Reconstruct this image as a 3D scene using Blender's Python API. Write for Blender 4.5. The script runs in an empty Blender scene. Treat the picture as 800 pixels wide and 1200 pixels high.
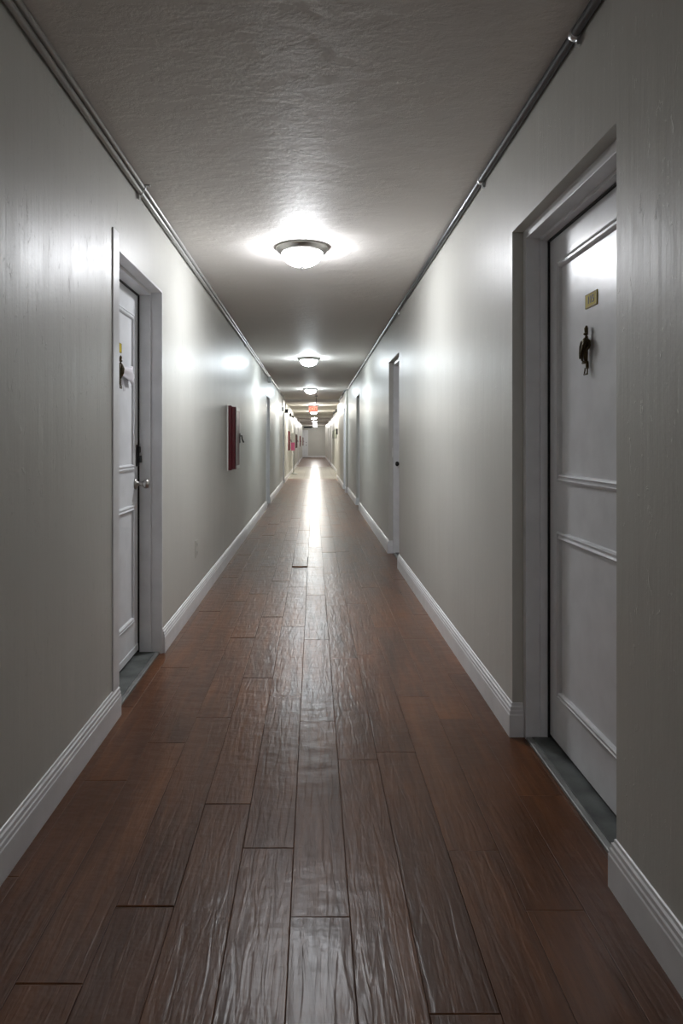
import bpy, bmesh, math, random
from mathutils import Vector, Matrix
random.seed(7)
S = bpy.context.scene
C = S.collection
PI = math.pi

# ------------------------------------------------------------------ layout
CAM_H, CEIL = 1.19, 2.44
LX, RX, RX2, RX3 = -0.854, 0.804, 0.757, 0.885     # wall planes
STEP, STEP2 = 16.0, 22.3                             # where the right wall steps
TILE0, TILE1, END, BACK = 22.1, 32.8, 53.0, -7.0

# ------------------------------------------------------------------ nodes
def mat(name):
    m = bpy.data.materials.new(name); m.use_nodes = True
    return m, m.node_tree, m.node_tree.nodes['Principled BSDF']
def N(nt, typ, **kw):
    n = nt.nodes.new(typ)
    for k, v in kw.items():
        if k in n.inputs: n.inputs[k].default_value = v
        else: setattr(n, k, v)
    return n
def L(nt, a, b): nt.links.new(a, b)
def simple(name, col, rough=0.5, metal=0.0, spec=0.5, bump=0.0, bscale=200, var=0.06):
    m, nt, p = mat(name)
    p.inputs['Roughness'].default_value = rough
    p.inputs['Metallic'].default_value = metal
    p.inputs['Specular IOR Level'].default_value = spec
    tc = N(nt, 'ShaderNodeTexCoord')
    n = N(nt, 'ShaderNodeTexNoise', Scale=9.0, Detail=4.0); L(nt, tc.outputs['Object'], n.inputs['Vector'])
    r = N(nt, 'ShaderNodeValToRGB')
    r.color_ramp.elements[0].position = .3; r.color_ramp.elements[1].position = .7
    r.color_ramp.elements[0].color = tuple(c*(1-var) for c in col)+(1,)
    r.color_ramp.elements[1].color = tuple(min(1, c*(1+var)) for c in col)+(1,)
    L(nt, n.outputs['Fac'], r.inputs['Fac']); L(nt, r.outputs['Color'], p.inputs['Base Color'])
    if bump:
        n2 = N(nt, 'ShaderNodeTexNoise', Scale=bscale, Detail=3.0); L(nt, tc.outputs['Object'], n2.inputs['Vector'])
        b = N(nt, 'ShaderNodeBump', Strength=bump, Distance=.002)
        L(nt, n2.outputs['Fac'], b.inputs['Height']); L(nt, b.outputs['Normal'], p.inputs['Normal'])
    return m

def wall_material():
    m, nt, p = mat('wall_paint')
    p.inputs['Specular IOR Level'].default_value = .5
    tc = N(nt, 'ShaderNodeTexCoord')
    # colour: faint unevenness of old paint
    n = N(nt, 'ShaderNodeTexNoise', Scale=1.7, Detail=5.0); L(nt, tc.outputs['Object'], n.inputs['Vector'])
    r = N(nt, 'ShaderNodeValToRGB')
    r.color_ramp.elements[0].position = .25; r.color_ramp.elements[1].position = .75
    r.color_ramp.elements[0].color = (.53, .525, .49, 1); r.color_ramp.elements[1].color = (.575, .57, .53, 1)
    L(nt, n.outputs['Fac'], r.inputs['Fac']); L(nt, r.outputs['Color'], p.inputs['Base Color'])
    # gloss varies in vertical streaks
    mp = N(nt, 'ShaderNodeMapping'); mp.inputs['Scale'].default_value = (6, 6, .7); L(nt, tc.outputs['Object'], mp.inputs['Vector'])
    s = N(nt, 'ShaderNodeTexNoise', Scale=1.0, Detail=3.0); L(nt, mp.outputs['Vector'], s.inputs['Vector'])
    rr = N(nt, 'ShaderNodeMapRange'); rr.inputs['To Min'].default_value = .345; rr.inputs['To Max'].default_value = .48
    L(nt, s.outputs['Fac'], rr.inputs['Value']); L(nt, rr.outputs['Result'], p.inputs['Roughness'])
    # bump: soft trowel hollows + fine roller grain
    mp2 = N(nt, 'ShaderNodeMapping'); mp2.inputs['Scale'].default_value = (5, 5, 2.0); mp2.inputs['Rotation'].default_value = (.5, 0, 0)
    L(nt, tc.outputs['Object'], mp2.inputs['Vector'])
    a = N(nt, 'ShaderNodeTexNoise', Scale=1.6, Detail=4.0, Roughness=.55, Distortion=.8); L(nt, mp2.outputs['Vector'], a.inputs['Vector'])
    b1 = N(nt, 'ShaderNodeBump', Strength=.5, Distance=.0032); L(nt, a.outputs['Fac'], b1.inputs['Height'])
    g = N(nt, 'ShaderNodeTexNoise', Scale=120.0, Detail=2.0); L(nt, tc.outputs['Object'], g.inputs['Vector'])
    b2 = N(nt, 'ShaderNodeBump', Strength=.25, Distance=.0008); L(nt, g.outputs['Fac'], b2.inputs['Height']); L(nt, b1.outputs['Normal'], b2.inputs['Normal'])
    # raised skips of plaster, sparse
    k = N(nt, 'ShaderNodeTexNoise', Scale=7.0, Detail=6.0, Roughness=.65, Distortion=1.5); L(nt, mp2.outputs['Vector'], k.inputs['Vector'])
    kr = N(nt, 'ShaderNodeValToRGB'); kr.color_ramp.elements[0].position = .62; kr.color_ramp.elements[1].position = .70
    L(nt, k.outputs['Fac'], kr.inputs['Fac'])
    b3 = N(nt, 'ShaderNodeBump', Strength=.45, Distance=.0022); L(nt, kr.outputs['Color'], b3.inputs['Height']); L(nt, b2.outputs['Normal'], b3.inputs['Normal'])
    mv = N(nt, 'ShaderNodeMapping'); mv.inputs['Scale'].default_value = (14, 14, .55); L(nt, tc.outputs['Object'], mv.inputs['Vector'])
    v = N(nt, 'ShaderNodeTexNoise', Scale=1.0, Detail=5.0, Roughness=.6); L(nt, mv.outputs['Vector'], v.inputs['Vector'])
    b4 = N(nt, 'ShaderNodeBump', Strength=.55, Distance=.0035); L(nt, v.outputs['Fac'], b4.inputs['Height']); L(nt, b3.outputs['Normal'], b4.inputs['Normal'])
    L(nt, b4.outputs['Normal'], p.inputs['Normal'])
    return m

def ceiling_material():
    m, nt, p = mat('textured_ceiling')
    p.inputs['Roughness'].default_value = .6
    tc = N(nt, 'ShaderNodeTexCoord')
    mp = N(nt, 'ShaderNodeMapping'); mp.inputs['Scale'].default_value = (3.4, 5.0, 1); mp.inputs['Rotation'].default_value = (0, 0, .25)
    L(nt, tc.outputs['Object'], mp.inputs['Vector'])
    n = N(nt, 'ShaderNodeTexNoise', Scale=2.6, Detail=9.0, Roughness=.66, Distortion=.25); L(nt, mp.outputs['Vector'], n.inputs['Vector'])
    kr = N(nt, 'ShaderNodeValToRGB'); kr.color_ramp.elements[0].position = .42; kr.color_ramp.elements[1].position = .60
    L(nt, n.outputs['Fac'], kr.inputs['Fac'])
    b1 = N(nt, 'ShaderNodeBump', Strength=.5, Distance=.0028); L(nt, kr.outputs['Color'], b1.inputs['Height'])
    g = N(nt, 'ShaderNodeTexNoise', Scale=60.0, Detail=4.0); L(nt, tc.outputs['Object'], g.inputs['Vector'])
    b2 = N(nt, 'ShaderNodeBump', Strength=.3, Distance=.002); L(nt, g.outputs['Fac'], b2.inputs['Height']); L(nt, b1.outputs['Normal'], b2.inputs['Normal'])
    L(nt, b2.outputs['Normal'], p.inputs['Normal'])
    p.inputs['Base Color'].default_value = (.72, .69, .655, 1)
    return m

def wood_material():
    m, nt, p = mat('scraped_wood')
    tc = N(nt, 'ShaderNodeTexCoord'); geo = N(nt, 'ShaderNodeNewGeometry')
    # each plank gets its own offset in the grain
    off = N(nt, 'ShaderNodeCombineXYZ'); mul = N(nt, 'ShaderNodeMath', operation='MULTIPLY'); mul.inputs[1].default_value = 37.0
    L(nt, geo.outputs['Random Per Island'], mul.inputs[0]); L(nt, mul.outputs[0], off.inputs['Z'])
    add = N(nt, 'ShaderNodeVectorMath', operation='ADD'); L(nt, tc.outputs['Object'], add.inputs[0]); L(nt, off.outputs[0], add.inputs[1])
    mp = N(nt, 'ShaderNodeMapping'); mp.inputs['Scale'].default_value = (30, 1.6, 1); L(nt, add.outputs[0], mp.inputs['Vector'])
    gr = N(nt, 'ShaderNodeTexNoise', Scale=1.0, Detail=6.0, Roughness=.6, Distortion=.6); L(nt, mp.outputs['Vector'], gr.inputs['Vector'])
    mpb = N(nt, 'ShaderNodeMapping'); mpb.inputs['Scale'].default_value = (5, 1.1, 1); L(nt, add.outputs[0], mpb.inputs['Vector'])
    bl = N(nt, 'ShaderNodeTexNoise', Scale=1.3, Detail=3.0); L(nt, mpb.outputs['Vector'], bl.inputs['Vector'])
    mx = N(nt, 'ShaderNodeMath', operation='ADD'); L(nt, gr.outputs['Fac'], mx.inputs[0]); L(nt, bl.outputs['Fac'], mx.inputs[1])
    m2 = N(nt, 'ShaderNodeMath', operation='MULTIPLY_ADD'); m2.inputs[1].default_value = .5
    L(nt, mx.outputs[0], m2.inputs[0])
    pr = N(nt, 'ShaderNodeMapRange'); pr.inputs['To Min'].default_value = -.035; pr.inputs['To Max'].default_value = .035
    L(nt, geo.outputs['Random Per Island'], pr.inputs['Value']); L(nt, pr.outputs['Result'], m2.inputs[2])
    r = N(nt, 'ShaderNodeValToRGB'); e = r.color_ramp.elements
    e[0].position = .30; e[0].color = (.052, .0180, .0060, 1)
    e[1].position = .72; e[1].color = (.195, .073, .023, 1)
    k = e.new(.5); k.color = (.112, .0405, .0140, 1)
    L(nt, m2.outputs[0], r.inputs['Fac']); L(nt, r.outputs['Color'], p.inputs['Base Color'])
    p.inputs['Specular IOR Level'].default_value = .33
    rr = N(nt, 'ShaderNodeMapRange'); rr.inputs['To Min'].default_value = .26; rr.inputs['To Max'].default_value = .36
    L(nt, bl.outputs['Fac'], rr.inputs['Value']); L(nt, rr.outputs['Result'], p.inputs['Roughness'])
    # hand-scraped hollows: long ripples down the board, short chatter across it
    mh = N(nt, 'ShaderNodeMapping'); mh.inputs['Scale'].default_value = (46, 5.0, 1); L(nt, add.outputs[0], mh.inputs['Vector'])
    h = N(nt, 'ShaderNodeTexNoise', Scale=1.0, Detail=3.0, Distortion=1.0); L(nt, mh.outputs['Vector'], h.inputs['Vector'])
    b1 = N(nt, 'ShaderNodeBump', Strength=.75, Distance=.0024); L(nt, h.outputs['Fac'], b1.inputs['Height'])
    mh2 = N(nt, 'ShaderNodeMapping'); mh2.inputs['Scale'].default_value = (9, 14, 1); L(nt, add.outputs[0], mh2.inputs['Vector'])
    h2 = N(nt, 'ShaderNodeTexNoise', Scale=1.0, Detail=3.0); L(nt, mh2.outputs['Vector'], h2.inputs['Vector'])
    b2 = N(nt, 'ShaderNodeBump', Strength=.7, Distance=.004); L(nt, h2.outputs['Fac'], b2.inputs['Height']); L(nt, b1.outputs['Normal'], b2.inputs['Normal'])
    b3 = N(nt, 'ShaderNodeBump', Strength=.25, Distance=.0006); L(nt, gr.outputs['Fac'], b3.inputs['Height']); L(nt, b2.outputs['Normal'], b3.inputs['Normal'])
    L(nt, b3.outputs['Normal'], p.inputs['Normal'])
    return m

def tile_material():
    m, nt, p = mat('cream_tile')
    tc = N(nt, 'ShaderNodeTexCoord')
    b = N(nt, 'ShaderNodeTexBrick', Scale=1.0); b.offset = 0
    b.inputs['Color1'].default_value = (.62, .58, .49, 1); b.inputs['Color2'].default_value = (.58, .54, .46, 1); b.inputs['Mortar'].default_value = (.40, .37, .31, 1)
    b.inputs['Brick Width'].default_value = .33; b.inputs['Row Height'].default_value = .33; b.inputs['Mortar Size'].default_value = .004
    L(nt, tc.outputs['Object'], b.inputs['Vector']); L(nt, b.outputs['Color'], p.inputs['Base Color'])
    p.inputs['Roughness'].default_value = .22
    return m

def emit(name, col, strength, base=(.9, .9, .9, 1)):
    m, nt, p = mat(name)
    p.inputs['Base Color'].default_value = base
    p.inputs['Emission Color'].default_value = col+(1,)
    p.inputs['Emission Strength'].default_value = strength
    p.inputs['Roughness'].default_value = .3
    return m

M = dict(
    wall=wall_material(), ceiling=ceiling_material(), wood=wood_material(), tile=tile_material(),
    trim=simple('white_trim_paint', (.76, .765, .78), .32, bump=.15, bscale=40),
    door=simple('white_door_paint', (.74, .755, .78), .29, bump=.2, bscale=25),
    nickel=simple('brushed_nickel', (.46, .45, .43), .30, 1.0),
    steel=simple('worn_steel', (.36, .37, .36), .45, .9, bump=.3, bscale=90, var=.3),
    dark_steel=simple('tarnished_tread', (.13, .14, .135), .6, .5, bump=.4, bscale=60, var=.45),
    conduit=simple('galvanised_conduit', (.20, .21, .22), .38, .85),
    grey_conduit=simple('painted_conduit', (.50, .50, .49), .35, .25),
    strap=simple('zinc_strap', (.70, .71, .72), .3, 1.0),
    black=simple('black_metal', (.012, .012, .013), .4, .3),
    bronze=simple('aged_bronze', (.075, .055, .026), .38, .85, var=.5),
    brass=simple('yellow_brass', (.52, .40, .018), .6, 0, .2, var=.12),
    ink=simple('dark_engraving', (.02, .018, .008), .5),
    paper=simple('flyer_paper', (.62, .60, .64), .7),
    red=simple('cabinet_red', (.085, .006, .011), .35),
    glass=simple('cabinet_glass', (.30, .32, .31), .06),
    pink=simple('pink_print', (.80, .16, .36), .5),
    white=simple('white_plastic', (.74, .74, .72), .4),
    outlet=simple('painted_plate', (.50, .49, .45), .35),
    board=simple('grey_green_board', (.24, .26, .20), .5),
    mat=simple('dark_mat', (.035, .033, .032), .9),
    subfloor=simple('subfloor', (.02, .012, .008), .9),
)

# ------------------------------------------------------------------ mesh helpers
def box(bm, x0, x1, y0, y1, z0, z1, bev=0.0):
    r = bmesh.ops.create_cube(bm, size=1.0)
    vs = r['verts']
    for v in vs:
        v.co = Vector(((x0+x1)/2+v.co.x*(x1-x0), (y0+y1)/2+v.co.y*(y1-y0), (z0+z1)/2+v.co.z*(z1-z0)))
    if bev:
        es = list({e for v in vs for e in v.link_edges})
        bmesh.ops.bevel(bm, geom=es, offset=bev, segments=2, affect='EDGES', profile=.6)
def tube(bm, pts, rad, seg=12, cap=True):
    pts = [Vector(p) for p in pts]
    rads = rad if isinstance(rad, (list, tuple)) else [rad]*len(pts)
    rings = []
    up = None
    for i, p in enumerate(pts):
        t = (pts[min(i+1, len(pts)-1)]-pts[max(i-1, 0)]).normalized()
        if up is None or abs(up.dot(t)) > .95:
            up = Vector((0, 0, 1)) if abs(t.z) < .9 else Vector((1, 0, 0))
        a = t.cross(up).normalized(); b = a.cross(t).normalized(); up = b
        rings.append([bm.verts.new(p+(a*math.cos(2*PI*k/seg)+b*math.sin(2*PI*k/seg))*rads[i]) for k in range(seg)])
    for i in range(len(rings)-1):
        for k in range(seg):
            f = bm.faces.new((rings[i][k], rings[i][(k+1) % seg], rings[i+1][(k+1) % seg], rings[i+1][k])); f.smooth = True
    if cap:
        bm.faces.new(rings[0]); bm.faces.new(rings[-1])
def lathe(bm, prof, seg=32, mtx=None):
    """profile of (r, z) turned about Z, then moved by mtx"""
    mtx = mtx or Matrix()
    rings = []
    for r, z in prof:
        if r < 1e-6: rings.append([bm.verts.new(mtx @ Vector((0, 0, z)))])
        else: rings.append([bm.verts.new(mtx @ Vector((r*math.cos(2*PI*k/seg), r*math.sin(2*PI*k/seg), z))) for k in range(seg)])
    for i in range(len(rings)-1):
        a, b = rings[i], rings[i+1]
        for k in range(seg):
            q = (k+1) % seg
            if len(a) == 1 and len(b) == 1: continue
            if len(a) == 1: f = bm.faces.new((a[0], b[q], b[k]))
            elif len(b) == 1: f = bm.faces.new((a[k], a[q], b[0]))
            else: f = bm.faces.new((a[k], a[q], b[q], b[k]))
            f.smooth = True
def ball(bm, c, r, sc=(1, 1, 1)):
    m = Matrix.Translation(c) @ Matrix.Diagonal((*sc, 1))
    lathe(bm, [(r*math.sin(PI*i/8) if 0 < i < 8 else 0, -r*math.cos(PI*i/8)) for i in range(9)], 14, m)
def obj(name, bm, m, parent=None, loc=None):
    bmesh.ops.recalc_face_normals(bm, faces=bm.faces)
    me = bpy.data.meshes.new(name); bm.to_mesh(me); bm.free()
    if not isinstance(m, (list, tuple)): m = [m]
    for k in m: me.materials.append(k)
    o = bpy.data.objects.new(name, me); C.objects.link(o)
    if parent is not None: o.parent = parent
    if loc is not None: o.location = loc
    return o
def tag(o, label, cat, group=None, kind=None):
    o['label'] = label; o['category'] = cat
    if group: o['group'] = group
    if kind: o['kind'] = kind
    return o
def empty(name, loc, label, cat, group=None, kind=None):
    o = bpy.data.objects.new(name, None); C.objects.link(o); o.location = loc; o.empty_display_size = .1
    return tag(o, label, cat, group, kind)
def copy_tree(o, parent=None):
    c = o.copy(); C.objects.link(c)
    if parent is not None: c.parent = parent
    for ch in list(o.children): copy_tree(ch, c)
    return c
def text_mesh(name, body, size, m, parent, mtx, extrude=.0006):
    cu = bpy.data.curves.new(name, 'FONT'); cu.body = body; cu.size = size; cu.extrude = extrude
    cu.align_x = 'CENTER'; cu.align_y = 'CENTER'
    t = bpy.data.objects.new(name+'_source', cu); C.objects.link(t)
    bpy.context.view_layer.update()
    me = bpy.data.meshes.new_from_object(t.evaluated_get(bpy.context.evaluated_depsgraph_get()))
    bpy.data.objects.remove(t)
    me.name = name; me.materials.clear(); me.materials.append(m)
    o = bpy.data.objects.new(name, me); C.objects.link(o); o.parent = parent; o.matrix_local = mtx
    return o

# ------------------------------------------------------------------ openings
OPEN_TOP = 2.04
LEFT = [(2.977, 3.849), (12.30, 13.25), (18.85, 19.75), (28.0, 29.1), (37.2, 38.2)]
RIGHT = [(1.814, 2.766), (6.43, 7.31), (12.0, 12.9), (16.35, 17.25), (34.2, 35.2), (40.5, 41.5)]
THICK = .30

def rough_reveal(): pass

def wall_boxes(bm, s, plane, y0, y1, openings):
    x0, x1 = sorted((s*abs(plane), s*(abs(plane)+THICK)))
    cur = y0
    for a, b in openings:
        if b <= y0 or a >= y1: continue
        box(bm, x0, x1, cur, a, 0, CEIL+.05)
        box(bm, x0, x1, a, b, OPEN_TOP, CEIL+.05)
        cur = b
    box(bm, x0, x1, cur, y1, 0, CEIL+.05)

bm = bmesh.new(); wall_boxes(bm, -1, LX, BACK, 51.6, LEFT)
w = obj('wall_left', bm, M['wall']); tag(w, 'long glossy light grey corridor wall on the left', 'wall', kind='structure')
bm = bmesh.new()
wall_boxes(bm, 1, RX, BACK, STEP, RIGHT); wall_boxes(bm, 1, RX2, STEP, STEP2, RIGHT); wall_boxes(bm, 1, RX3, STEP2, END, RIGHT)
w = obj('wall_right', bm, M['wall']); tag(w, 'long glossy light grey corridor wall on the right', 'wall', kind='structure')
bm = bmesh.new(); box(bm, -2.4, RX3+THICK, END, END+.2, 0, CEIL+.05)
w = obj('wall_end', bm, M['wall']); tag(w, 'grey end wall closing the far end of the corridor', 'wall', kind='structure')
bm = bmesh.new(); box(bm, -2.4, -2.2, 51.6, END, 0, CEIL+.05); box(bm, -2.4, LX-THICK, 51.4, 51.6, 0, CEIL+.05)
w = obj('wall_side', bm, M['wall']); tag(w, 'side of the nook beside the far end door', 'wall', kind='structure')
bm = bmesh.new(); box(bm, LX-THICK, RX+THICK, BACK-.2, BACK, 0, CEIL+.05)
w = obj('wall_back', bm, M['wall']); tag(w, 'wall behind the viewer', 'wall', kind='structure')
bm = bmesh.new(); box(bm, -2.4, 1.2, BACK-.2, END+.2, CEIL, CEIL+.15)
w = obj('ceiling', bm, M['ceiling']); tag(w, 'grey ceiling with rough skip trowel texture', 'ceiling', kind='structure')
for i, (a, b, dz) in enumerate([(20.1, 22.3, .07), (32.3, 33.3, .08), (37.4, 38.4, .08), (43.0, 44.0, .08)]):
    bm = bmesh.new(); box(bm, LX-.01, RX3+.01, a, b, CEIL-dz, CEIL+.02, .004)
    w = obj(f'trim_{i+1}', bm, M['ceiling'])
    tag(w, ['shallow ceiling beam nearest the viewer, where the wood floor meets tile', 'shallow ceiling beam at the far edge of the tile floor', 'second ceiling beam past the tile floor', 'ceiling beam nearest the end wall'][i], 'beam', kind='structure')

# ------------------------------------------------------------------ floor
bm = bmesh.new()
PW, PL = .1495, 1.20
col_off = {0: 1.71, -1: 2.00, -2: 2.245, 1: 1.41+1.15, 2: 2.62, 3: 1.99, 4: 1.735, -3: 2.95, -4: 1.5, -5: 2.4, 5: 2.3, 6: 1.6}
def plank(bm, x0, x1, y0, y1):
    g = .0004; x0 += g; x1 -= g; y0 += g; y1 -= g
    tilt = random.gauss(0, .00015); lift = random.uniform(-.0004, .0002); pit = random.gauss(0, .0005)
    us = [0, .010, .2, .5, .8, .990, 1]; hs = [-.0010, 0, 0, 0, 0, 0, -.0010]
    vs_ = [0, .003, .25, .5, .75, .997, 1]; hv = [-.0014, 0, 0, 0, 0, 0, -.0014]
    wob = [random.gauss(0, .00015) for _ in vs_]
    grid = []
    for j, v in enumerate(vs_):
        row = []
        for i, u in enumerate(us):
            z = hs[i]+hv[j]+tilt*(u-.5)*2+pit*(v-.5)*2+lift+wob[j]
            row.append(bm.verts.new((x0+(x1-x0)*u, y0+(y1-y0)*v, z)))
        grid.append(row)
    for j in range(len(vs_)-1):
        for i in range(len(us)-1):
            f = bm.faces.new((grid[j][i], grid[j][i+1], grid[j+1][i+1], grid[j+1][i])); f.smooth = False
def planks(bm, ya, yb):
    for c in range(-7, 9):
        x0 = -.0587+c*PW; x1 = x0+PW
        y = col_off.get(c, random.uniform(0, PL)) % PL-PL+ya-(ya % PL)
        while y < yb:
            a, b = max(y, ya), min(y+PL, yb)
            hole = (c == -1 and a < 6.49 < 7.04 < b)
            if b-a > .03: 
                if c == -1 and a < 7.04 and b > 6.49 and ya < 10:
                    if a < 6.49-.03: plank(bm, x0, x1, a, 6.487)
                    if b > 7.04+.03: plank(bm, x0, x1, 7.043, b)
                else: plank(bm, x0, x1, a, b)
            y += PL
planks(bm, BACK, TILE0); planks(bm, TILE1, END)
f = obj('floor', bm, M['wood']); tag(f, 'dark brown hand-scraped wood plank floor', 'floor', kind='structure')
bm = bmesh.new(); box(bm, -2.4, 1.3, BACK-.2, END+.2, -.12, -.012)
f = obj('floor_base', bm, M['subfloor']); tag(f, 'dark base under the floor planks', 'floor', kind='structure')
bm = bmesh.new(); box(bm, -1.2, 1.3, TILE0+.004, TILE1-.004, -.02, .003, .001)
f = obj('floor_tile', bm, M['tile']); tag(f, 'pale cream tile floor further down the corridor', 'floor', kind='structure')
bm = bmesh.new(); plank(bm, -.0587-PW+.004, -.0587-.004, 6.498, 7.035)
for v in bm.verts: v.co.z += .009
r = bmesh.ops.extrude_edge_only(bm, edges=[e for e in bm.edges if e.is_boundary])
for v in r['geom']:
    if isinstance(v, bmesh.types.BMVert): v.co.z = -.008
o = obj('floor_patch', bm, M['wood']); tag(o, 'short loose plank sitting proud of the wood floor', 'floor patch')

# ------------------------------------------------------------------ baseboards
BH = .135
PROFILE = [(0, 0), (.016, 0), (.016, .088), (.0135, .092), (.0135, .104), (.010, .108), (.010, .120), (.005, .124), (.004, .133), (0, .135)]
def base_run(bm, pts):
    """pts: plan polyline [(x,y)...]; the moulding grows to the LEFT of travel"""
    P = [Vector(p) for p in pts]; n = len(P); rows = []
    for i in range(n):
        def nrm(a, b):
            t = (b-a).normalized(); return Vector((-t.y, t.x))
        if i == 0: d = nrm(P[0], P[1])
        elif i == n-1: d = nrm(P[-2], P[-1])
        else:
            n1, n2 = nrm(P[i-1], P[i]), nrm(P[i], P[i+1]); d = (n1+n2); d = d/(d.dot(n1))
        rows.append([bm.verts.new((P[i].x+d.x*o_, P[i].y+d.y*o_, z)) for o_, z in PROFILE])
    for i in range(n-1):
        for k in range(len(PROFILE)-1):
            bm.faces.new((rows[i][k], rows[i+1][k], rows[i+1][k+1], rows[i][k+1]))
    bm.faces.new(rows[0]); bm.faces.new(rows[-1])
bm = bmesh.new()
cur = BACK
for a, b in LEFT:
    base_run(bm, [(LX, a), (LX, cur)]); cur = b
base_run(bm, [(LX, 51.6), (LX, cur)])
o = obj('baseboard_left', bm, M['trim']); tag(o, 'white stepped baseboard along the left wall', 'baseboard', kind='structure')
bm = bmesh.new()
def rwall(y): return RX if y < STEP else RX2 if y < STEP2 else RX3
cur = BACK; start = [(RX, BACK)]
path = [(RX, BACK)]
for a, b in RIGHT[:3]:
    path += [(RX, a), (RX+.042, a)]; base_run(bm, path)
    path = [(RX+.042, b), (RX, b)]
path += [(RX, STEP), (RX2, STEP), (RX2, RIGHT[3][0]), (RX2+.042, RIGHT[3][0])]; base_run(bm, path)
path = [(RX2+.042, RIGHT[3][1]), (RX2, RIGHT[3][1]), (RX2, STEP2)]; base_run(bm, path)
path = [(RX3, STEP2)]
for a, b in RIGHT[4:]:
    path += [(RX3, a), (RX3+.042, a)]; base_run(bm, path); path = [(RX3+.042, b), (RX3, b)]
path += [(RX3, END)]; base_run(bm, path)
o = obj('baseboard_right', bm, M['trim']); tag(o, 'white stepped baseboard along the right wall', 'baseboard', kind='structure')
bm = bmesh.new(); base_run(bm, [(RX3, END), (-.43, END)])
o = obj('baseboard_end', bm, M['trim']); tag(o, 'white baseboard along the far end wall', 'baseboard', kind='structure')

# ------------------------------------------------------------------ doors
def ring_moulding(bm, put, u0, u1, v0, v1):
    """raised picture-frame moulding; put(u, v, h) -> world"""
    prof = [(0, 0), (.003, .008), (.010, .011), (.013, .007), (.020, .007), (.026, .013), (.031, .009), (.034, 0)]
    loops = [[bm.verts.new(put(*c, h)) for c in ((u0+o, v0+o), (u1-o, v0+o), (u1-o, v1-o), (u0+o, v1-o))] for o, h in prof]
    for i in range(len(loops)-1):
        for k in range(4):
            bm.faces.new((loops[i][k], loops[i][(k+1) % 4], loops[i+1][(k+1) % 4], loops[i+1][k]))

def make_door(n, s, plane, y0, y1, label, latch_far=True, style='right', hardware='nickel'):
    P = abs(plane)
    root = empty(f'door_{n}', (s*(P+.10), (y0+y1)/2, 0), label, 'door', kind='structure')
    ox, oy = root.location.x, root.location.y
    def X(d): return s*(P+d)-ox
    def B(bm, d0, d1, a, b, z0, z1, bev=0):
        xa, xb = sorted((X(d0), X(d1))); box(bm, xa, xb, a-oy, b-oy, z0, z1, bev)
    top = OPEN_TOP
    if style == 'right': d1, d2, dd, t1, t2 = .044, .100, .136, .036, .044
    else: d1, d2, dd, t1, t2 = -.002, .060, .130, .012, .024
    # frame: two jambs and a head, each with its rebate
    bm = bmesh.new()
    for (a, b, a2, b2) in ((y0, y0+t1, y0, y0+t2), (y1-t1, y1, y1-t2, y1)):
        B(bm, d1, d2, a, b, 0, top, .0015)
        B(bm, d2-.001, dd+.06, a2, b2, 0, top)
    B(bm, d1+.0005, d2, y0+t1-.002, y1-t1+.002, top-t1, top, .0015)
    B(bm, d2-.001, dd+.06, y0+t2-.002, y1-t2+.002, top-t2-.004, top)
    obj('door_frame', bm, M['trim'], root)
    if style == 'left':
        bm = bmesh.new(); B(bm, -.006, .004, y0-.086, y0+.004, BH-.005, top+.062, .003)
        obj('casing', bm, M['trim'], root)
    # leaf
    la, lb, lz0, lz1 = y0+t2+.006, y1-t2-.006, .028, top-t2-.011
    bm = bmesh.new(); B(bm, dd, dd+.042, la, lb, lz0, lz1, .0015)
    leaf = obj('door_leaf', bm, M['door'], root)
    def put(u, v, h): return (X(dd-h), u-oy, v)
    sa, sb = la+.095, lb-.095
    for v0, v1 in ((1.035, 1.885), (.207, .850)):
        bm = bmesh.new(); ring_moulding(bm, put, sa, sb, v0, v1); obj('panel_moulding', bm, M['door'], leaf)
    if style == 'left':
      bm = bmesh.new(); B(bm, dd-.004, dd+.004, la+.004, lb-.004, .030, .066, .0015); obj('door_sweep', bm, M['door'], leaf)
    # black strips standing in for the shadow line between leaf and frame
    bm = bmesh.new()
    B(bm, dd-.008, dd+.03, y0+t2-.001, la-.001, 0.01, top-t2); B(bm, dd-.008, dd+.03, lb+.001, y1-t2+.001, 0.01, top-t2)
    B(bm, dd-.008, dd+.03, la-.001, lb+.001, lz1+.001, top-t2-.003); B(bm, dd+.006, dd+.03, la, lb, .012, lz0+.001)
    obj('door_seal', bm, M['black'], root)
    # threshold
    f0 = d1 if style == 'right' else .012
    bm = bmesh.new(); B(bm, f0, dd+.05, y0+t1, y1-t1, -.002, .011, .004)
    th = obj('threshold', bm, M['steel'], root)
    bm = bmesh.new(); B(bm, f0+.022, dd+.04, y0+t2, y1-t2, .009, .0145, .002)
    obj('tread_strip', bm, M['dark_steel'], th)
    # knob and lock
    ly = (lb-.055) if latch_far else (la+.055)
    hm = M['nickel'] if hardware == 'nickel' else M['black']
    rot = Matrix.Rotation(-s*PI/2, 4, 'Y')
    bm = bmesh.new(); lathe(bm, [(0, 0), (.031, 0), (.031, .004), (.026, .010), (.012, .014), (.010, .036), (.016, .044), (.025, .054), (.026, .064), (.021, .074), (.010, .079), (0, .080)], 28, Matrix.Translation((X(dd), ly-oy, .96)) @ rot)
    obj('door_knob', bm, hm, leaf)
    return root, leaf, (ox, oy, X, B, la, lb, dd, ly, rot)

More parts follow.
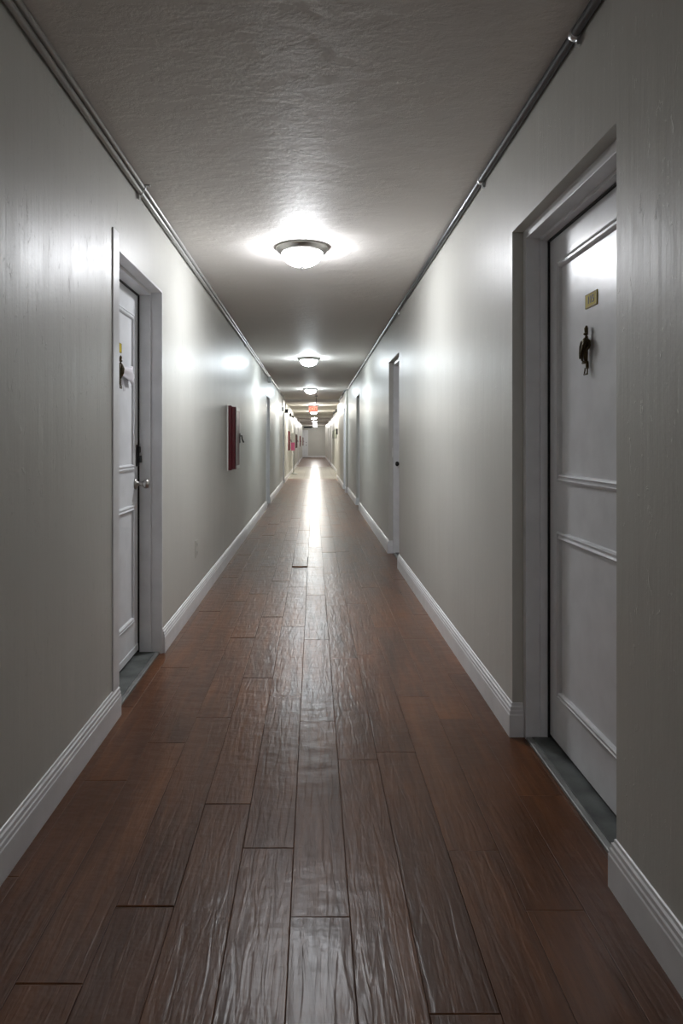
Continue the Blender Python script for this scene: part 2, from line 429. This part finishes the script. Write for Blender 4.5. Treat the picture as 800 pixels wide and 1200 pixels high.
d1, leaf1, g1 = make_door(1, -1, LX, *LEFT[0], 'white two-panel door on the left wall, nearest the viewer, flyer tucked on it', True, 'left')
ox, oy, X, B, la, lb, dd, ly, rot = g1
bm = bmesh.new()   # black deadbolt / latch guard at the door edge
B(bm, dd-.006, dd+.002, lb-.040, lb+.002, 1.055, 1.175, .002); B(bm, dd-.022, dd-.004, lb-.022, lb+.010, 1.075, 1.115, .003); B(bm, dd-.016, dd-.004, lb-.024, lb+.004, 1.13, 1.165, .003)
obj('latch_guard', bm, M['black'], leaf1)
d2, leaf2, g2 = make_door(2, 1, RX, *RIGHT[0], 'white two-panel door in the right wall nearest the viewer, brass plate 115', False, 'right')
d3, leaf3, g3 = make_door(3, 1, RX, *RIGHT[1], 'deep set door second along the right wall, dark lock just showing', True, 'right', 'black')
ox, oy, X, B, la, lb, dd, ly, rot = g3
bm = bmesh.new(); lathe(bm, [(0, 0), (.030, 0), (.030, .010), (.024, .018), (0, .020)], 24, Matrix.Translation((X(dd), ly-oy, 1.18)) @ rot)
obj('deadbolt', bm, M['black'], leaf3)
bm = bmesh.new(); B(bm, .028, .046, RIGHT[1][1]-.040, RIGHT[1][1]-.030, 1.03, 1.13, .003); obj('strike_plate', bm, M['white'], d3)
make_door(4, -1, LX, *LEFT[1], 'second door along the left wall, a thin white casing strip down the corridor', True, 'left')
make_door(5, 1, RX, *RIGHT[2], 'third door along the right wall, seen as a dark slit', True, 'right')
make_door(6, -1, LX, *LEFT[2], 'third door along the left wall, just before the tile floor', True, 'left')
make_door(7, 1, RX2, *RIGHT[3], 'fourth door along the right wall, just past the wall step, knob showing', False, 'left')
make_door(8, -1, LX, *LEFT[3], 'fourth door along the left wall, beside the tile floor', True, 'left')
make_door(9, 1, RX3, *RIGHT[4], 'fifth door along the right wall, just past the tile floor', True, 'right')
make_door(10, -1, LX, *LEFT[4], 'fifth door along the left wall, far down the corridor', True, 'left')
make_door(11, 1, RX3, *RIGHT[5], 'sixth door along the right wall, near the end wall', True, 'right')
# door in the end wall
root = empty('door_12', (-.95, END, 0), 'white door in the far end wall at left', 'door', kind='structure')
bm = bmesh.new()
for a, b in ((-.52, -.45), (.45, .52)): box(bm, a, b, -.03, .01, 0, 2.12, .004)
box(bm, -.52, .52, -.0295, .01, 2.05, 2.12, .004); obj('door_frame', bm, M['trim'], root)
bm = bmesh.new(); box(bm, -.448, .448, -.020, .005, .01, 2.045, .002); leaf = obj('door_leaf', bm, M['door'], root)
for v0, v1 in ((1.05, 1.88), (.2, .85)):
    bm = bmesh.new(); ring_moulding(bm, lambda u, v, h: (u, -.020-h, v), -.34, .34, v0, v1); obj('panel_moulding', bm, M['door'], leaf)
bm = bmesh.new(); lathe(bm, [(0, 0), (.035, 0), (.035, .006), (.012, .014), (.012, .036), (.028, .05), (.028, .066), (0, .078)], 20, Matrix.Translation((.37, -.02, .95)) @ Matrix.Rotation(PI/2, 4, 'X')); obj('door_knob', bm, M['black'], leaf)
bm = bmesh.new(); lathe(bm, [(0, 0), (.034, 0), (.030, .016), (0, .018)], 20, Matrix.Translation((.37, -.02, 1.16)) @ Matrix.Rotation(PI/2, 4, 'X')); obj('deadbolt', bm, M['black'], leaf)

# ------------------------------------------------------------------ plates and knockers on the doors
def wall_frame(s, loc):
    """local x = along the wall to the viewer's right, y = up, z = out of the wall"""
    out = Vector((-s, 0, 0)); up = Vector((0, 0, 1)); along = up.cross(out)
    m = Matrix((along, up, out)).transposed().to_4x4(); m.translation = loc
    return m
def number_plate(s, loc, label, digits):
    o = empty('number_plate', (0, 0, 0), label, 'number plate', 'brass number plates on the doors'); o.matrix_world = wall_frame(s, loc)
    bm = bmesh.new(); box(bm, -.050, .050, -.0245, .0245, 0, .003, .001); obj('plate', bm, M['brass'], o)
    bm = bmesh.new()
    for a in ((-.048, .048, .0215, .0230), (-.048, .048, -.0230, -.0215), (-.048, -.0465, -.0230, .0230), (.0465, .048, -.0230, .0230)): box(bm, *a, .0028, .0034)
    obj('border', bm, M['ink'], o)
    if digits: text_mesh('digits', digits, .036, M['ink'], o, Matrix.Translation((0, 0, .0036)))
    return o
xr = RX+.136; xl = LX-.130
number_plate(1, (xr, 2.31, 1.672), 'small brass plate reading 115 on the right door', '115')
number_plate(-1, (xl, 3.44, 1.668), 'small brass plate above the knocker on the left door', '')

def door_knocker(s, loc, label):
    o = empty('door_knocker', (0, 0, 0), label, 'door knocker', 'bronze figure door knockers'); o.matrix_world = wall_frame(s, loc)
    bm = bmesh.new()    # cast figure: head, neck, shoulders, tapering body, sash, feet
    tube(bm, [(0, .052, .010), (0, .060, .012), (.001, .072, .013), (.001, .081, .012)], [.0045, .0062, .0068, .003], 12)
    ball(bm, (0, .053, .014), .0080, (1.2, .7, 1)); ball(bm, (0, .044, .012), .0048)
    tube(bm, [(0, .046, .010), (0, .040, .012), (0, .034, .013), (0, .026, .014), (0, .010, .015), (-.003, -.010, .014), (-.006, -.028, .012), (-.008, -.040, .010)],
         [.004, .006, .011, .012, .0105, .009, .0075, .006], 14)
    tube(bm, [(.020, .034, .016), (.010, .014, .026), (-.006, -.010, .027), (-.020, -.036, .018)], [.004, .0048, .0048, .004], 10)
    tube(bm, [(-.020, -.038, .014), (-.026, -.043, .014), (.004, -.044, .012)], [.004, .0045, .004], 10)
    tube(bm, [(-.003, -.040, .009), (0, -.052, .009), (0, -.064, .009)], [.006, .0055, .0055], 10)
    obj('figure', bm, M['bronze'], o)
    bm = bmesh.new()
    tube(bm, [(-.008, .033, .014), (-.028, .029, .017), (-.034, .014, .019), (-.035, -.010, .020), (-.033, -.028, .020)], [.0045, .005, .0042, .004, .0036], 10)
    obj('arm', bm, M['bronze'], o)
    bm = bmesh.new()
    tube(bm, [(.008, .033, .014), (.024, .026, .012), (.028, .010, .012), (.012, -.008, .016)], [.0045, .0045, .004, .0036], 10)
    obj('arm', bm, M['bronze'], o)
    bm = bmesh.new()
    q = [(-.010, -.064, .012), (.010, -.064, .012), (.013, -.084, .014), (-.013, -.084, .014)]
    for k in range(4): tube(bm, [q[k], q[(k+1) % 4]], .0026, 8)
    for k in q: ball(bm, k, .0030)
    obj('striker_ring', bm, M['bronze'], o)
    return o
door_knocker(1, (xr, 2.325, 1.505), 'dark bronze figure knocker below plate 115 on the right door')
door_knocker(-1, (xl, 3.435, 1.545), 'dark bronze figure knocker holding a flyer on the left door')
# folded flyer tucked behind the left knocker
bm = bmesh.new()
rows = []
for i in range(9):
    u = i/8
    y = 3.445+.200*u; half = .022+.030*u
    rows.append([bm.verts.new((xl+.012+.014*math.sin(u*2.4)+.006*math.cos(j*1.9+u*3), y, 1.548+half*(j/2-1)-.006*u)) for j in range(5)])
for i in range(8):
    for j in range(4):
        f = bm.faces.new((rows[i][j], rows[i+1][j], rows[i+1][j+1], rows[i][j+1])); f.smooth = True
tail = [bm.verts.new(p) for p in ((xl+.018, 3.452, 1.505), (xl+.020, 3.475, 1.478), (xl+.022, 3.490, 1.452), (xl+.020, 3.462, 1.448))]
bm.faces.new(tail)
o = obj('paper_flyer', bm, M['paper']); tag(o, 'folded pale paper flyer tucked behind the knocker on the left door', 'flyer')
sm = o.modifiers.new('thickness', 'SOLIDIFY'); sm.thickness = .0012; sm.offset = 0

# ------------------------------------------------------------------ conduits
def conduit(name, pts, rad, straps, m, label, strap_axis):
    o = empty(name, pts[0], label, 'conduit'); b = Vector(pts[0])
    bm = bmesh.new(); tube(bm, [Vector(p)-b for p in pts], rad, 16); obj('pipe', bm, m, o)
    for y in straps:
        bm = bmesh.new(); x, z = pts[0][0], pts[0][2]
        tube(bm, [(0, y-b.y-.011, 0), (0, y-b.y-.009, 0), (0, y-b.y+.009, 0), (0, y-b.y+.011, 0)], [rad+.001, rad+.004, rad+.004, rad+.001], 16)
        sx = math.copysign(1, x)
        if strap_axis == 'wall': box(bm, min(sx*rad*.2, sx*(rad+.002)), max(sx*rad*.2, sx*(rad+.002)), y-b.y-.009, y-b.y+.009, -rad-.022, 0, .001); ball(bm, (sx*(rad-.003), y-b.y, -rad-.014), .005)
        else: box(bm, min(-sx*rad*.2, -sx*(rad+.024)), max(-sx*rad*.2, -sx*(rad+.024)), y-b.y-.009, y-b.y+.009, rad*.5, rad+.001, .001); ball(bm, (-sx*(rad+.015), y-b.y, rad-.002), .005)
        obj('strap', bm, M['strap'] if m is M['conduit'] else m, o)
    return o
zc = CEIL
conduit('conduit_pipe', [(LX+.024, BACK+.02, zc-.0125), (LX+.024, 8, zc-.0125), (LX+.024, 20.05, zc-.0125)], .0115, [3.32, 8.4, 13.5, 18.3], M['grey_conduit'], 'upper of two painted conduit pipes along the left wall, in the ceiling corner', 'ceil')
conduit('conduit_pipe', [(LX+.0170, BACK+.02, zc-.043), (LX+.0170, 8, zc-.043), (LX+.0170, 12.705, zc-.043)], .0115, [3.30, 8.4], M['grey_conduit'], 'lower of two painted conduit pipes along the left wall, ending at a junction box', 'wall')
conduit('conduit_pipe', [(RX-.0170, BACK+.02, zc-.0185), (RX-.0170, 8, zc-.0185), (RX-.0170, STEP-.02, zc-.0185)], .0145, [2.06, 3.21, 6.4, 10.2, 14.2], M['conduit'], 'dark metal conduit pipe in the ceiling corner of the right wall, nearest stretch', 'wall')
conduit('conduit_pipe', [(RX2-.018, STEP+.05, zc-.035), (RX2-.018, 18, zc-.035), (RX2-.018, 20.05, zc-.035)], .0145, [16.6, 18.6], M['conduit'], 'short metal conduit pipe over the fourth right door, past the wall step', 'wall')
def junction_box(loc, size, m, label, s):
    o = empty('junction_box', loc, label, 'junction box')
    w_, h_, d_ = size
    xa, xb = sorted((0, -s*d_))
    bm = bmesh.new(); box(bm, xa, xb, -w_/2, w_/2, -h_/2, h_/2, .004); obj('mounting_box', bm, m, o)
    xa, xb = sorted((-s*d_, -s*(d_+.004)))
    bm = bmesh.new(); box(bm, xa, xb, -w_/2-.004, w_/2+.004, -h_/2-.004, h_/2+.004, .001)
    for k in (-1, 1): ball(bm, (-s*(d_+.004), 0, k*h_*.36), .005)
    obj('cover_plate', bm, m, o)
    return o
junction_box((LX, 12.76, zc-.085), (.11, .11, .05), M['steel'], 'grey junction box where the lower left conduit ends', -1)
for (y, z0, lab, lab2) in ((18.35, 2.13, 'thin conduit drop down the left wall, nearer of the two before the tile', 'slim grey box under the nearer conduit drop on the left wall'),
                           (20.4, 2.17, 'thin conduit drop down the left wall, farther of the two, at the tile edge', 'dark square alarm box under the farther conduit drop on the left wall')):
    o = empty('conduit_drop', (LX+.012, y, z0), lab, 'conduit')
    bm = bmesh.new(); tube(bm, [(0, 0, .0), (0, 0, .1), (0, 0, CEIL-z0-.085)], .010, 12); obj('pipe', bm, M['grey_conduit'], o)
    bm = bmesh.new(); tube(bm, [(0, 0, .10), (0, 0, .115)], .013, 12); obj('strap', bm, M['strap'], o)
    junction_box((LX, y, z0-.055), (.09, .11, .05) if y < 19 else (.13, .11, .09), M['steel'] if y < 19 else M['black'], lab2, -1)

# ------------------------------------------------------------------ ceiling lights
def ceiling_light():
    o = empty('ceiling_light', (0, 0, CEIL), '', 'ceiling light', 'dome lights along the corridor ceiling')
    bm = bmesh.new(); lathe(bm, [(0, 0), (.165, 0), (.170, -.006), (.168, -.013), (.158, -.020), (.156, -.028), (.144, -.033), (.137, -.039), (.129, -.040), (.127, -.033), (0, -.028)], 48)
    obj('trim_ring', bm, M['nickel'], o)
    bm = bmesh.new()
    prof = []
    for i in range(15):
        a = i/14*PI/2
        prof.append((.128*math.cos(a)**.9 if i < 14 else 0, -.034-.088*math.sin(a)))
    lathe(bm, prof, 48); obj('glass_dome', bm, None or DOME['near'], o)
    bm = bmesh.new(); lathe(bm, [(0, -.118), (.013, -.120), (.014, -.126), (.008, -.130), (.009, -.136), (.005, -.142), (0, -.143)], 20)
    obj('finial', bm, M['nickel'], o)
    return o
DOME = dict(near=emit('lit_glass_cool', (.36, .665, 1.0), 92.0), mid=emit('lit_glass_white', (.86, .95, 1.0), 84.0), back=emit('lit_glass_behind', (.94, .96, 1.0), 85.0), warm=emit('lit_glass_warm', (1.0, .97, .88), 135.0), far=emit('lit_glass_far', (1.0, .98, .95), 100.0))
spots = [(-4.0, -.05, 'back'), (4.39, -.074, 'near'), (10.16, -.074, 'mid'), (16.0, -.074, 'mid'), (21.8, 0, 'warm'), (27.6, 0, 'warm'), (33.9, .02, 'far'), (39.3, .05, 'far'), (45.0, .08, 'far'), (50.6, .12, 'far')]
words = ['dome light behind the viewer, outside the picture', 'nearest dome light on the ceiling, cool white with nickel ring', 'second dome light along the ceiling', 'third dome light along the ceiling, before the exit sign', 'fourth dome light along the ceiling, behind the exit sign at the tile edge', 'fifth dome light, over the middle of the tile floor', 'sixth dome light, just past the tile floor', 'seventh dome light along the ceiling, far down', 'eighth dome light, second from the end wall', 'last dome light before the end wall']
proto = ceiling_light()
for i, (y, x, k) in enumerate(spots):
    o = proto if i == 0 else copy_tree(proto)
    beam = .07 if 20.1 < y < 22.3 else 0
    o.location = (x, y, CEIL-beam); o['label'] = words[i]
    if k != 'near':
        for ch in o.children:
            if ch.name.startswith('glass_dome'):
                ch.data = ch.data.copy(); ch.data.materials[0] = DOME[k]

# ------------------------------------------------------------------ exit sign
o = empty('exit_sign', (-.018, 18.45, 2.08), 'glowing red exit sign hanging from the ceiling', 'exit sign')
bm = bmesh.new(); box(bm, -.125, .125, -.022, .022, -.085, .085, .006); obj('housing', bm, M['white'], o)
bm = bmesh.new(); box(bm, -.112, .112, -.0265, -.020, -.074, .074, .002)
obj('lit_face', bm, emit('exit_red_glow', (1.0, .10, .03), .75, (.4, .03, .02, 1)), o)
text_mesh('letters', 'EXIT', .115, emit('exit_letters', (1.0, .40, .22), .85, (.5, .2, .1, 1)), o, Matrix.Translation((0, -.0272, 0)) @ Matrix.Rotation(PI/2, 4, 'X'))
bm = bmesh.new(); tube(bm, [(.085, 0, .083), (.085, 0, .2), (.085, 0, CEIL-2.08-.012)], .007, 10); obj('stem', bm, M['black'], o)
bm = bmesh.new(); lathe(bm, [(0, 0), (.045, 0), (.042, -.012), (.012, -.022), (0, -.022)], 20, Matrix.Translation((.085, 0, CEIL-2.08))); obj('canopy', bm, M['black'], o)

# ------------------------------------------------------------------ extinguisher cabinets
def cabinet():
    o = empty('extinguisher_cabinet', (0, 0, 0), '', 'extinguisher cabinet', 'red fire extinguisher cabinets on the left wall')
    w_, h_, d_ = .36, .64, .08      # local: x out of the wall, y along, z up from the box's base
    bm = bmesh.new(); box(bm, 0, .012, -.005, w_+.005, -.005, h_+.005, .002); obj('mounting_flange', bm, M['white'], o)
    bm = bmesh.new()
    a = [(.008, .0), (.040, 0), (.050, .012), (d_+.009, .012)]
    loops = []
    for x, ins in a: loops.append([bm.verts.new(p) for p in ((x, ins, ins), (x, w_-ins, ins), (x, w_-ins, h_-ins), (x, ins, h_-ins))])
    for i in range(3):
        for k in range(4): bm.faces.new((loops[i][k], loops[i][(k+1) % 4], loops[i+1][(k+1) % 4], loops[i+1][k]))
    bm.faces.new(loops[0]); bm.faces.new(loops[-1]); obj('box', bm, M['red'], o)
    bm = bmesh.new(); F = .035
    for y0, y1, z0, z1 in ((.012, w_-.012, .012, .012+F), (.012, w_-.012, h_-.012-F, h_-.012), (.012, .012+F, .012+F, h_-.012-F), (w_-.012-F, w_-.012, .012+F, h_-.012-F)):
        box(bm, d_-.002, d_+.010, y0, y1, z0, z1, .002)
    door = obj('door', bm, M['white'], o)
    bm = bmesh.new(); box(bm, d_, d_+.004, .045, w_-.045, .045, h_-.045); obj('glass_pane', bm, M['glass'], door)
    bm = bmesh.new(); box(bm, d_+.008, d_+.016, w_-.047, w_-.018, .27, .37, .003); tube(bm, [(d_+.012, w_-.032, .34), (d_+.030, w_-.032, .345), (d_+.034, w_-.03, .31), (d_+.050, w_-.026, .275)], [.007, .008, .007, .009], 10)
    obj('latch_handle', bm, M['black'], door)
    return o
cabs = [(6.73, 'red fire extinguisher cabinet nearest the viewer on the left wall'), (22.3, 'red fire extinguisher cabinet behind the sign stand, second along the left wall'), (31.7, 'red fire extinguisher cabinet at the far edge of the tile floor'),
        (40.4, 'red fire extinguisher cabinet fourth along the left wall'), (51.0, 'red fire extinguisher cabinet farthest away, next to the end wall')]
proto = cabinet()
for i, (y, lab) in enumerate(cabs):
    o = proto if i == 0 else copy_tree(proto)
    o.location = (LX, y, .91); o['label'] = lab

# ------------------------------------------------------------------ small things
o = empty('wall_outlet', (LX, 4.95, .417), 'wall outlet plate painted over in wall grey, low on the left wall', 'outlet')
bm = bmesh.new(); box(bm, -.001, .007, -.040, .040, -.062, .062, .003); obj('cover_plate', bm, M['outlet'], o)
for z in (-.030, .030):
    bm = bmesh.new(); box(bm, .005, .010, -.017, .017, z-.018, z+.018, .003); sk = obj('socket', bm, M['outlet'], o)
    bm = bmesh.new()
    for y in (-.007, .007): box(bm, .0095, .0104, y-.0015, y+.0015, z-.004, z+.008)
    box(bm, .0095, .0104, -.003, .003, z-.013, z-.008); obj('slots', bm, M['ink'], sk)

o = empty('sign_stand', (-.755, 25.6, .003), 'thin pole sign stand with white and pink poster by the left wall', 'sign stand')
bm = bmesh.new(); lathe(bm, [(0, 0), (.15, 0), (.15, .012), (.06, .022), (.014, .04), (0, .04)], 28); obj('base', bm, M['steel'], o)
bm = bmesh.new(); tube(bm, [(0, 0, .03), (0, 0, .6), (0, 0, 1.50)], .012, 12); obj('pole', bm, M['black'], o)
bm = bmesh.new(); box(bm, -.10, .05, -.028, -.012, .86, 1.53, .002); fr = obj('poster_frame', bm, M['white'], o)
bm = bmesh.new(); box(bm, -.096, .046, -.031, -.027, .87, 1.17, .001); obj('pink_panel', bm, M['pink'], fr)

o = empty('notice_board', (RX3, 26.2, 1.36), 'long grey-green board on the right wall beside the tile floor', 'notice board')
bm = bmesh.new(); box(bm, -.012, .0, 0, 6.2, 0, .34, .002); obj('board', bm, M['board'], o)
bm = bmesh.new()
for z in (-.02, .335): box(bm, -.018, .0, -.02, 6.22, z, z+.025, .002)
for y in (-.02, 6.195): box(bm, -.0175, .0, y, y+.025, 0, .34, .002)
obj('board_frame', bm, M['steel'], o)

o = empty('fire_alarm_pull', (RX2, 21.6, 1.43), 'small dark alarm pull box at the far end of the right wall section', 'alarm box')
bm = bmesh.new(); box(bm, -.05, 0, -.06, .06, 0, .18, .006); obj('mounting_box', bm, M['black'], o)
bm = bmesh.new(); box(bm, -.062, -.048, -.035, .035, .06, .10, .004); obj('pull_handle', bm, M['white'], o)

def emergency_light(s, loc, label):
    o = empty('emergency_light', loc, label, 'emergency light', 'twin headed emergency lights')
    xa, xb = sorted((0, -s*.06))
    bm = bmesh.new(); box(bm, xa, xb, -.13, .13, -.055, .055, .008); obj('mounting_case', bm, M['black'], o)
    for y in (-.08, .08):
        bm = bmesh.new()
        tube(bm, [(-s*.055, y, -.03), (-s*.075, y, -.035), (-s*.085, y, -.05)], .010, 10)
        lathe(bm, [(0, .03), (.022, .028), (.040, 0), (.042, -.03), (.038, -.032), (.034, -.018), (0, -.014)], 20, Matrix.Translation((-s*.11, y, -.065)) @ Matrix.Rotation(-s*.9, 4, 'Y'))
        obj('lamp_head', bm, M['black'], o)
    return o
emergency_light(1, (RX2, 22.1, 2.20), 'twin headed emergency light high on the right wall at the tile edge')
emergency_light(-1, (LX, 24.4, 2.16), 'twin headed emergency light high on the left wall over the tile')

o = empty('doormat', (-.52, 52.3, .002), 'dark doormat in front of the far end door', 'doormat')
bm = bmesh.new(); box(bm, -.36, .30, -.35, .35, 0, .014, .004); obj('pile', bm, M['mat'], o)
bm = bmesh.new(); box(bm, -.39, .33, -.38, .38, 0, .008, .003); obj('border', bm, M['black'], o)
o = empty('vent_grille', (-.45, END, 2.33), 'dark vent grille high on the far end wall by the door', 'vent')
bm = bmesh.new()
for a in ((-.32, .32, -.06, -.045), (-.32, .32, .045, .06), (-.32, -.30, -.06, .06), (.30, .32, -.06, .06)): box(bm, a[0], a[1], -.02, 0, a[2], a[3], .002)
box(bm, -.31, .31, -.004, 0, -.05, .05); obj('frame', bm, M['black'], o)
bm = bmesh.new()
for k in range(6):
    z = -.040+k*.016
    v = [bm.verts.new(p) for p in ((-.30, -.016, z-.006), (.30, -.016, z-.006), (.30, -.004, z+.006), (-.30, -.004, z+.006))]; bm.faces.new(v)
obj('louvres', bm, M['black'], o)

# ------------------------------------------------------------------ world, camera, view
wd = bpy.data.worlds.new('world'); S.world = wd; wd.use_nodes = True
wd.node_tree.nodes['Background'].inputs['Color'].default_value = (.02, .02, .02, 1)
cam = bpy.data.cameras.new('camera'); co = bpy.data.objects.new('camera', cam); C.objects.link(co)
co.location = (0, 0, CAM_H); co.rotation_euler = (PI/2, 0, 0)
cam.sensor_width = 36; cam.sensor_fit = 'AUTO'; cam.lens = 24.0
cam.shift_x = (400-367.5)/1200; cam.shift_y = -(600-518)/1200
cam.clip_start = .02; cam.clip_end = 200
S.camera = co
S.cycles.use_denoising = True
S.cycles.max_bounces = 12; S.cycles.diffuse_bounces = 6; S.cycles.glossy_bounces = 4
S.view_settings.view_transform = 'Standard'; S.view_settings.look = 'None'
S.view_settings.gamma = 1; S.view_settings.use_curve_mapping = False
S.view_settings.exposure = 0.85
